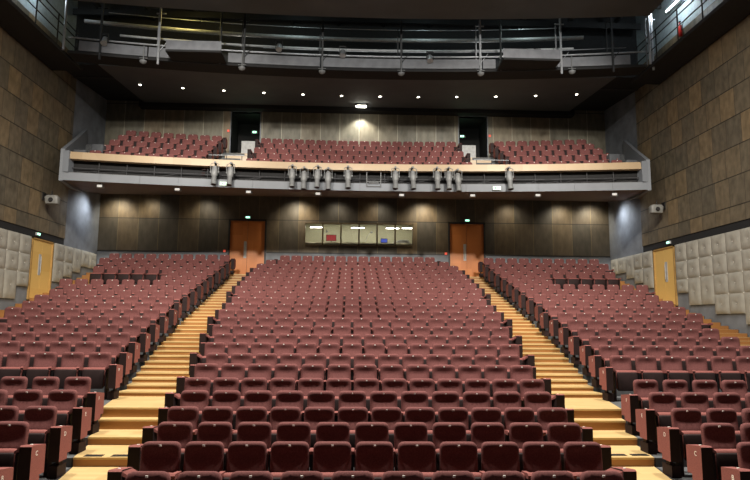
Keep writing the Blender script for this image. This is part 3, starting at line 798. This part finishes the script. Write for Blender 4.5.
for k, x in enumerate((-8.3, -4.65, -1.55, 1.57, 4.7, 8.2)):
    o = empty('hanging_lamp', (x, ycw(x)-.1, 12.44), f'small grey lamp bracket hanging below the catwalk, {ORD[k]} from left', 'lamp', 'lamp brackets under the catwalk')
    MB().tube((0, 0, -.15), (0, 0, .45), .02).tube((-.15, 0, -.05), (.15, 0, -.05), .015).build('stem', DST, o)
    b = MB(); b.lathe([(0, .04), (.05, .12), (.12, .14), (.16, .05)], (0, 0, -.28), (0, 0, 1), 12); b.build('shade', DST, o)
for k, (x, z) in enumerate(((-3.25, 13.25), (-.75, 13.1), (2.7, 12.95), (6.9, 13.0), (-9.7, 13.0))):
    lab = ('with a warm lens left of centre', 'just left of the centre', 'right of centre near the right doorway', 'over the right hand platform', 'at the far left end')[k]
    o = empty('stage_light', (x, ycw(x)-.1, z), 'small dark stage lantern on the catwalk rail '+lab, 'stage light', 'stage lanterns on the catwalk')
    b = MB(); b.lathe([(0, .06), (.05, .1), (.3, .1), (.34, .12)], (0, .1, .1), (0, -.5, -.85), 14); b.build('lamp_body', STEEL, o)
    b = MB(); b.box(-.14, -.12, -.03, .03, -.1, .22).box(.12, .14, -.03, .03, -.1, .22).box(-.14, .14, -.03, .03, .2, .23); b.build('yoke', BLACK, o)
# side galleries
for s, nm in ((-1, 'left'), (1, 'right')):
    g = empty('side_gallery', (s*11.7, 15, 12.3), f'dark access gallery with railings high along the {nm} wall', 'gallery')
    def lg(mb): mb.v = [(x-s*11.7, y-15, z-12.3) for x, y, z in mb.v]; return mb
    a, b = sorted((s*11.1, s*12.26))
    lg(MB().box(a, b, 6, 24.2, 12.32, 12.46)).build('deck', VOID, g)
    mb = MB()
    for z in (12.95, 13.35, 13.6): mb.tube((s*11.1, 6, z), (s*11.1, 23.6, z), .022, 8)
    lg(mb).build('rail', BLACK, g)
    for k in range(12):
        y = 6.5+1.55*k; lg(MB().tube((s*11.1, y, 12.46), (s*11.1, y, 13.62), .025, 8)).build('post', BLACK, g)
    lg(MB().tube((s*11.05, 22.4, 12.4), (s*11.05, 22.4, 15.2), .05, 10)).build('upright', STEEL, g)
    y0, y1, z = (21.4, 22.9, 14.85)
    o = empty('fluorescent_light', (s*12.1, (y0+y1)/2, z), f'white fluorescent tube on the wall above the {nm} gallery', 'tube light')
    MB().box(*sorted((0, s*.12)), -.85, .85, -.04, .06).build('housing', DST, o)
    MB().tube((-s*.03, -.8, 0), (-s*.03, .8, 0), .03, 10).build('tube', emis('tube_white_'+nm, (.9, 1, 1), 14 if s > 0 else 3), o)
o = empty('fire_extinguisher', (12.16, 22.2, 13.45), 'red fire extinguisher hanging on the wall of the right gallery', 'extinguisher')
MB().lathe([(0, .07), (.02, .08), (.42, .08), (.5, .03), (.56, .03)], (0, 0, 0), (0, 0, 1), 12).build('cylinder', plain('extinguisher_red', (.6, .03, .02), .3), o)
MB().box(-.03, .03, -.06, .02, .56, .6).tube((0, -.04, .56), (0, -.12, .2), .012).build('valve', BLACK, o)

# ceiling downlights
DLM = emis('downlight_glow', (1, .93, .75), 14)
dl = [(137, 89.5), (178.7, 92), (220.5, 95), (261.5, 97.5), (302, 99), (341, 100.5), (381, 101.5), (420, 102), (459, 102.5), (499, 102), (538.5, 101.5), (579, 100.5)]
for k in range(12):
    x = -9.55+1.742*k; y = 27.3-bul(x)*1.2
    z = 12.46+.49*(y-(24.45-bul(x)*.6))/(YW-24.45+bul(x)*.6)
    o = empty('downlight', (x, y, z), f'small round recessed downlight in the balcony ceiling, {ORD[k]} from left', 'downlight', 'downlights in the balcony ceiling')
    MB().lathe([(0, .11), (.015, .11), (.03, .1)], (0, 0, -.02), (0, 0, 1), 16).build('trim_ring', BLACK, o)
    MB().lathe([(0, .055), (.01, .055)], (0, 0, -.032), (0, 0, 1), 14).build('lens', DLM, o)
o = empty('bulkhead_light', (.08, 28.6, 12.74), 'bright white bulkhead light high on the rear wall above balcony centre', 'wall light')
MB().rbox(0, .1, 0, .09, .30, .10, .02).build('housing', BLACK, o)
MB().rbox(0, .08, -.06, 0, .25, .09, .02).build('diffuser', emis('bulkhead_glow', (1, .97, .82), 22), o)

# ---------------------------------------------------------------- lights
def area(loc, size, e, col=(1, .93, .83), rot=(0, 0, 0), spread=PI, sy=None):
    l = bpy.data.lights.new('area_light', 'AREA'); l.energy = e; l.size = size; l.color = col; l.spread = spread
    if sy: l.shape = 'RECTANGLE'; l.size_y = sy
    o = bpy.data.objects.new('area_light', l); COL.objects.link(o); o.location = loc; o.rotation_euler = rot; return o
def spot(loc, tgt, e, ang, col=(1, .9, .75), blend=.8, r=.08):
    l = bpy.data.lights.new('spot_light', 'SPOT'); l.energy = e; l.spot_size = ang; l.spot_blend = blend; l.color = col; l.shadow_soft_size = r
    o = bpy.data.objects.new('spot_light', l); COL.objects.link(o); o.location = loc
    o.rotation_euler = (Vector(tgt)-Vector(loc)).to_track_quat('-Z', 'Y').to_euler(); return o
def point(loc, e, col, r=.1):
    l = bpy.data.lights.new('point_light', 'POINT'); l.energy = e; l.color = col; l.shadow_soft_size = r
    o = bpy.data.objects.new('point_light', l); COL.objects.link(o); o.location = loc; return o
for x in (-7, -2.4, 2.4, 7):
    area((x, 10.6, 12.9), .7, 1300, rot=(math.radians(3), 0, 0))
for x in (-6, 6): spot((x, 8.5, 12.9), (x*1.0, 27.5, 4.4), 10500, 1.0, (1, .92, .8), .9, .3)
for x in (-7, 0, 7): area((x, 26.3, 3.9), .6, 14, (1, .85, .65), rot=(PI, 0, 0), sy=None)  # added upward fill brightening the balcony soffit, no fixture stands here
# under balcony wall washers
for x, e in ((-9.9, 14), (-7.3, 12), (-2.9, 40), (-1.0, 10), (1.0, 10), (3.15, 40), (3.9, 0), (7.4, 12), (9.9, 26), (11.4, 40), (-11.4, 40)):
    spot((x, YW-.75, 8.25), (x, YW-.05, 7.0), e*4.5+8, 2.2, (1, .88, .68), 1, .2)
for s in (-1, 1): spot((s*11.6, 28.2, 8.1), (s*12.28, 27.9, 6.7), 220, 2.2, (.9, .95, 1), 1, .3)
# balcony
for x in (-6.5, 0, 6.5): spot((x*.8, 9, 13.55), (x*1.1, YW, 10.6), 4500, .55, (1, .98, .92), .6, .25)
for k in range(0, 12, 1):
    x = -9.55+1.742*k; spot((x, 27.2-bul(x)*1.2, 12.55), (x, 27.6, 8), 45, 1.9, (1, .9, .75), 1)
spot((.08, 29.2, 12.62), (.08, 29.75, 11.2), 190, 1.9, (1, .97, .85), .6)
for x in (-5.6, 0, 5.6): spot((x, 24.9, 12.3), (x*1.1, YW, 10.6), 250, 1.0, (1, .96, .86), .9, .3)
for s in (-1, 1): spot((s*4, 21.5, 12.3), (s*5, YF, 8.0), 110, 1.5, (1, .95, .85), .9, .3)
# catwalk work lights
point((-7.0, 23.5, 14.5), 42, (1, .80, .25)); point((-5.0, 24.6, 13.5), 9, (1, .95, .8)); point((4.9, 24.6, 13.5), 9, (.95, 1, 1))
for x in (-2.6, 2.6, 6.6): point((x, 23.5, 14.55), 22, (.8, 1, .98))
point((11.6, 22, 14.6), 60, (.85, .95, 1)); point((-11.6, 22, 14.6), 40, (.85, .95, 1))
area((0, 31.2, 7.7), 1.2, 70, (1, .97, .85), sy=.6).data.size = 5
w = bpy.data.worlds.new('world'); bpy.context.scene.world = w; w.use_nodes = True
w.node_tree.nodes['Background'].inputs[0].default_value = (.9, .9, 1, 1); w.node_tree.nodes['Background'].inputs[1].default_value = .004
bpy.context.scene.view_settings.view_transform = 'Standard'
bpy.context.scene.view_settings.look = 'None'
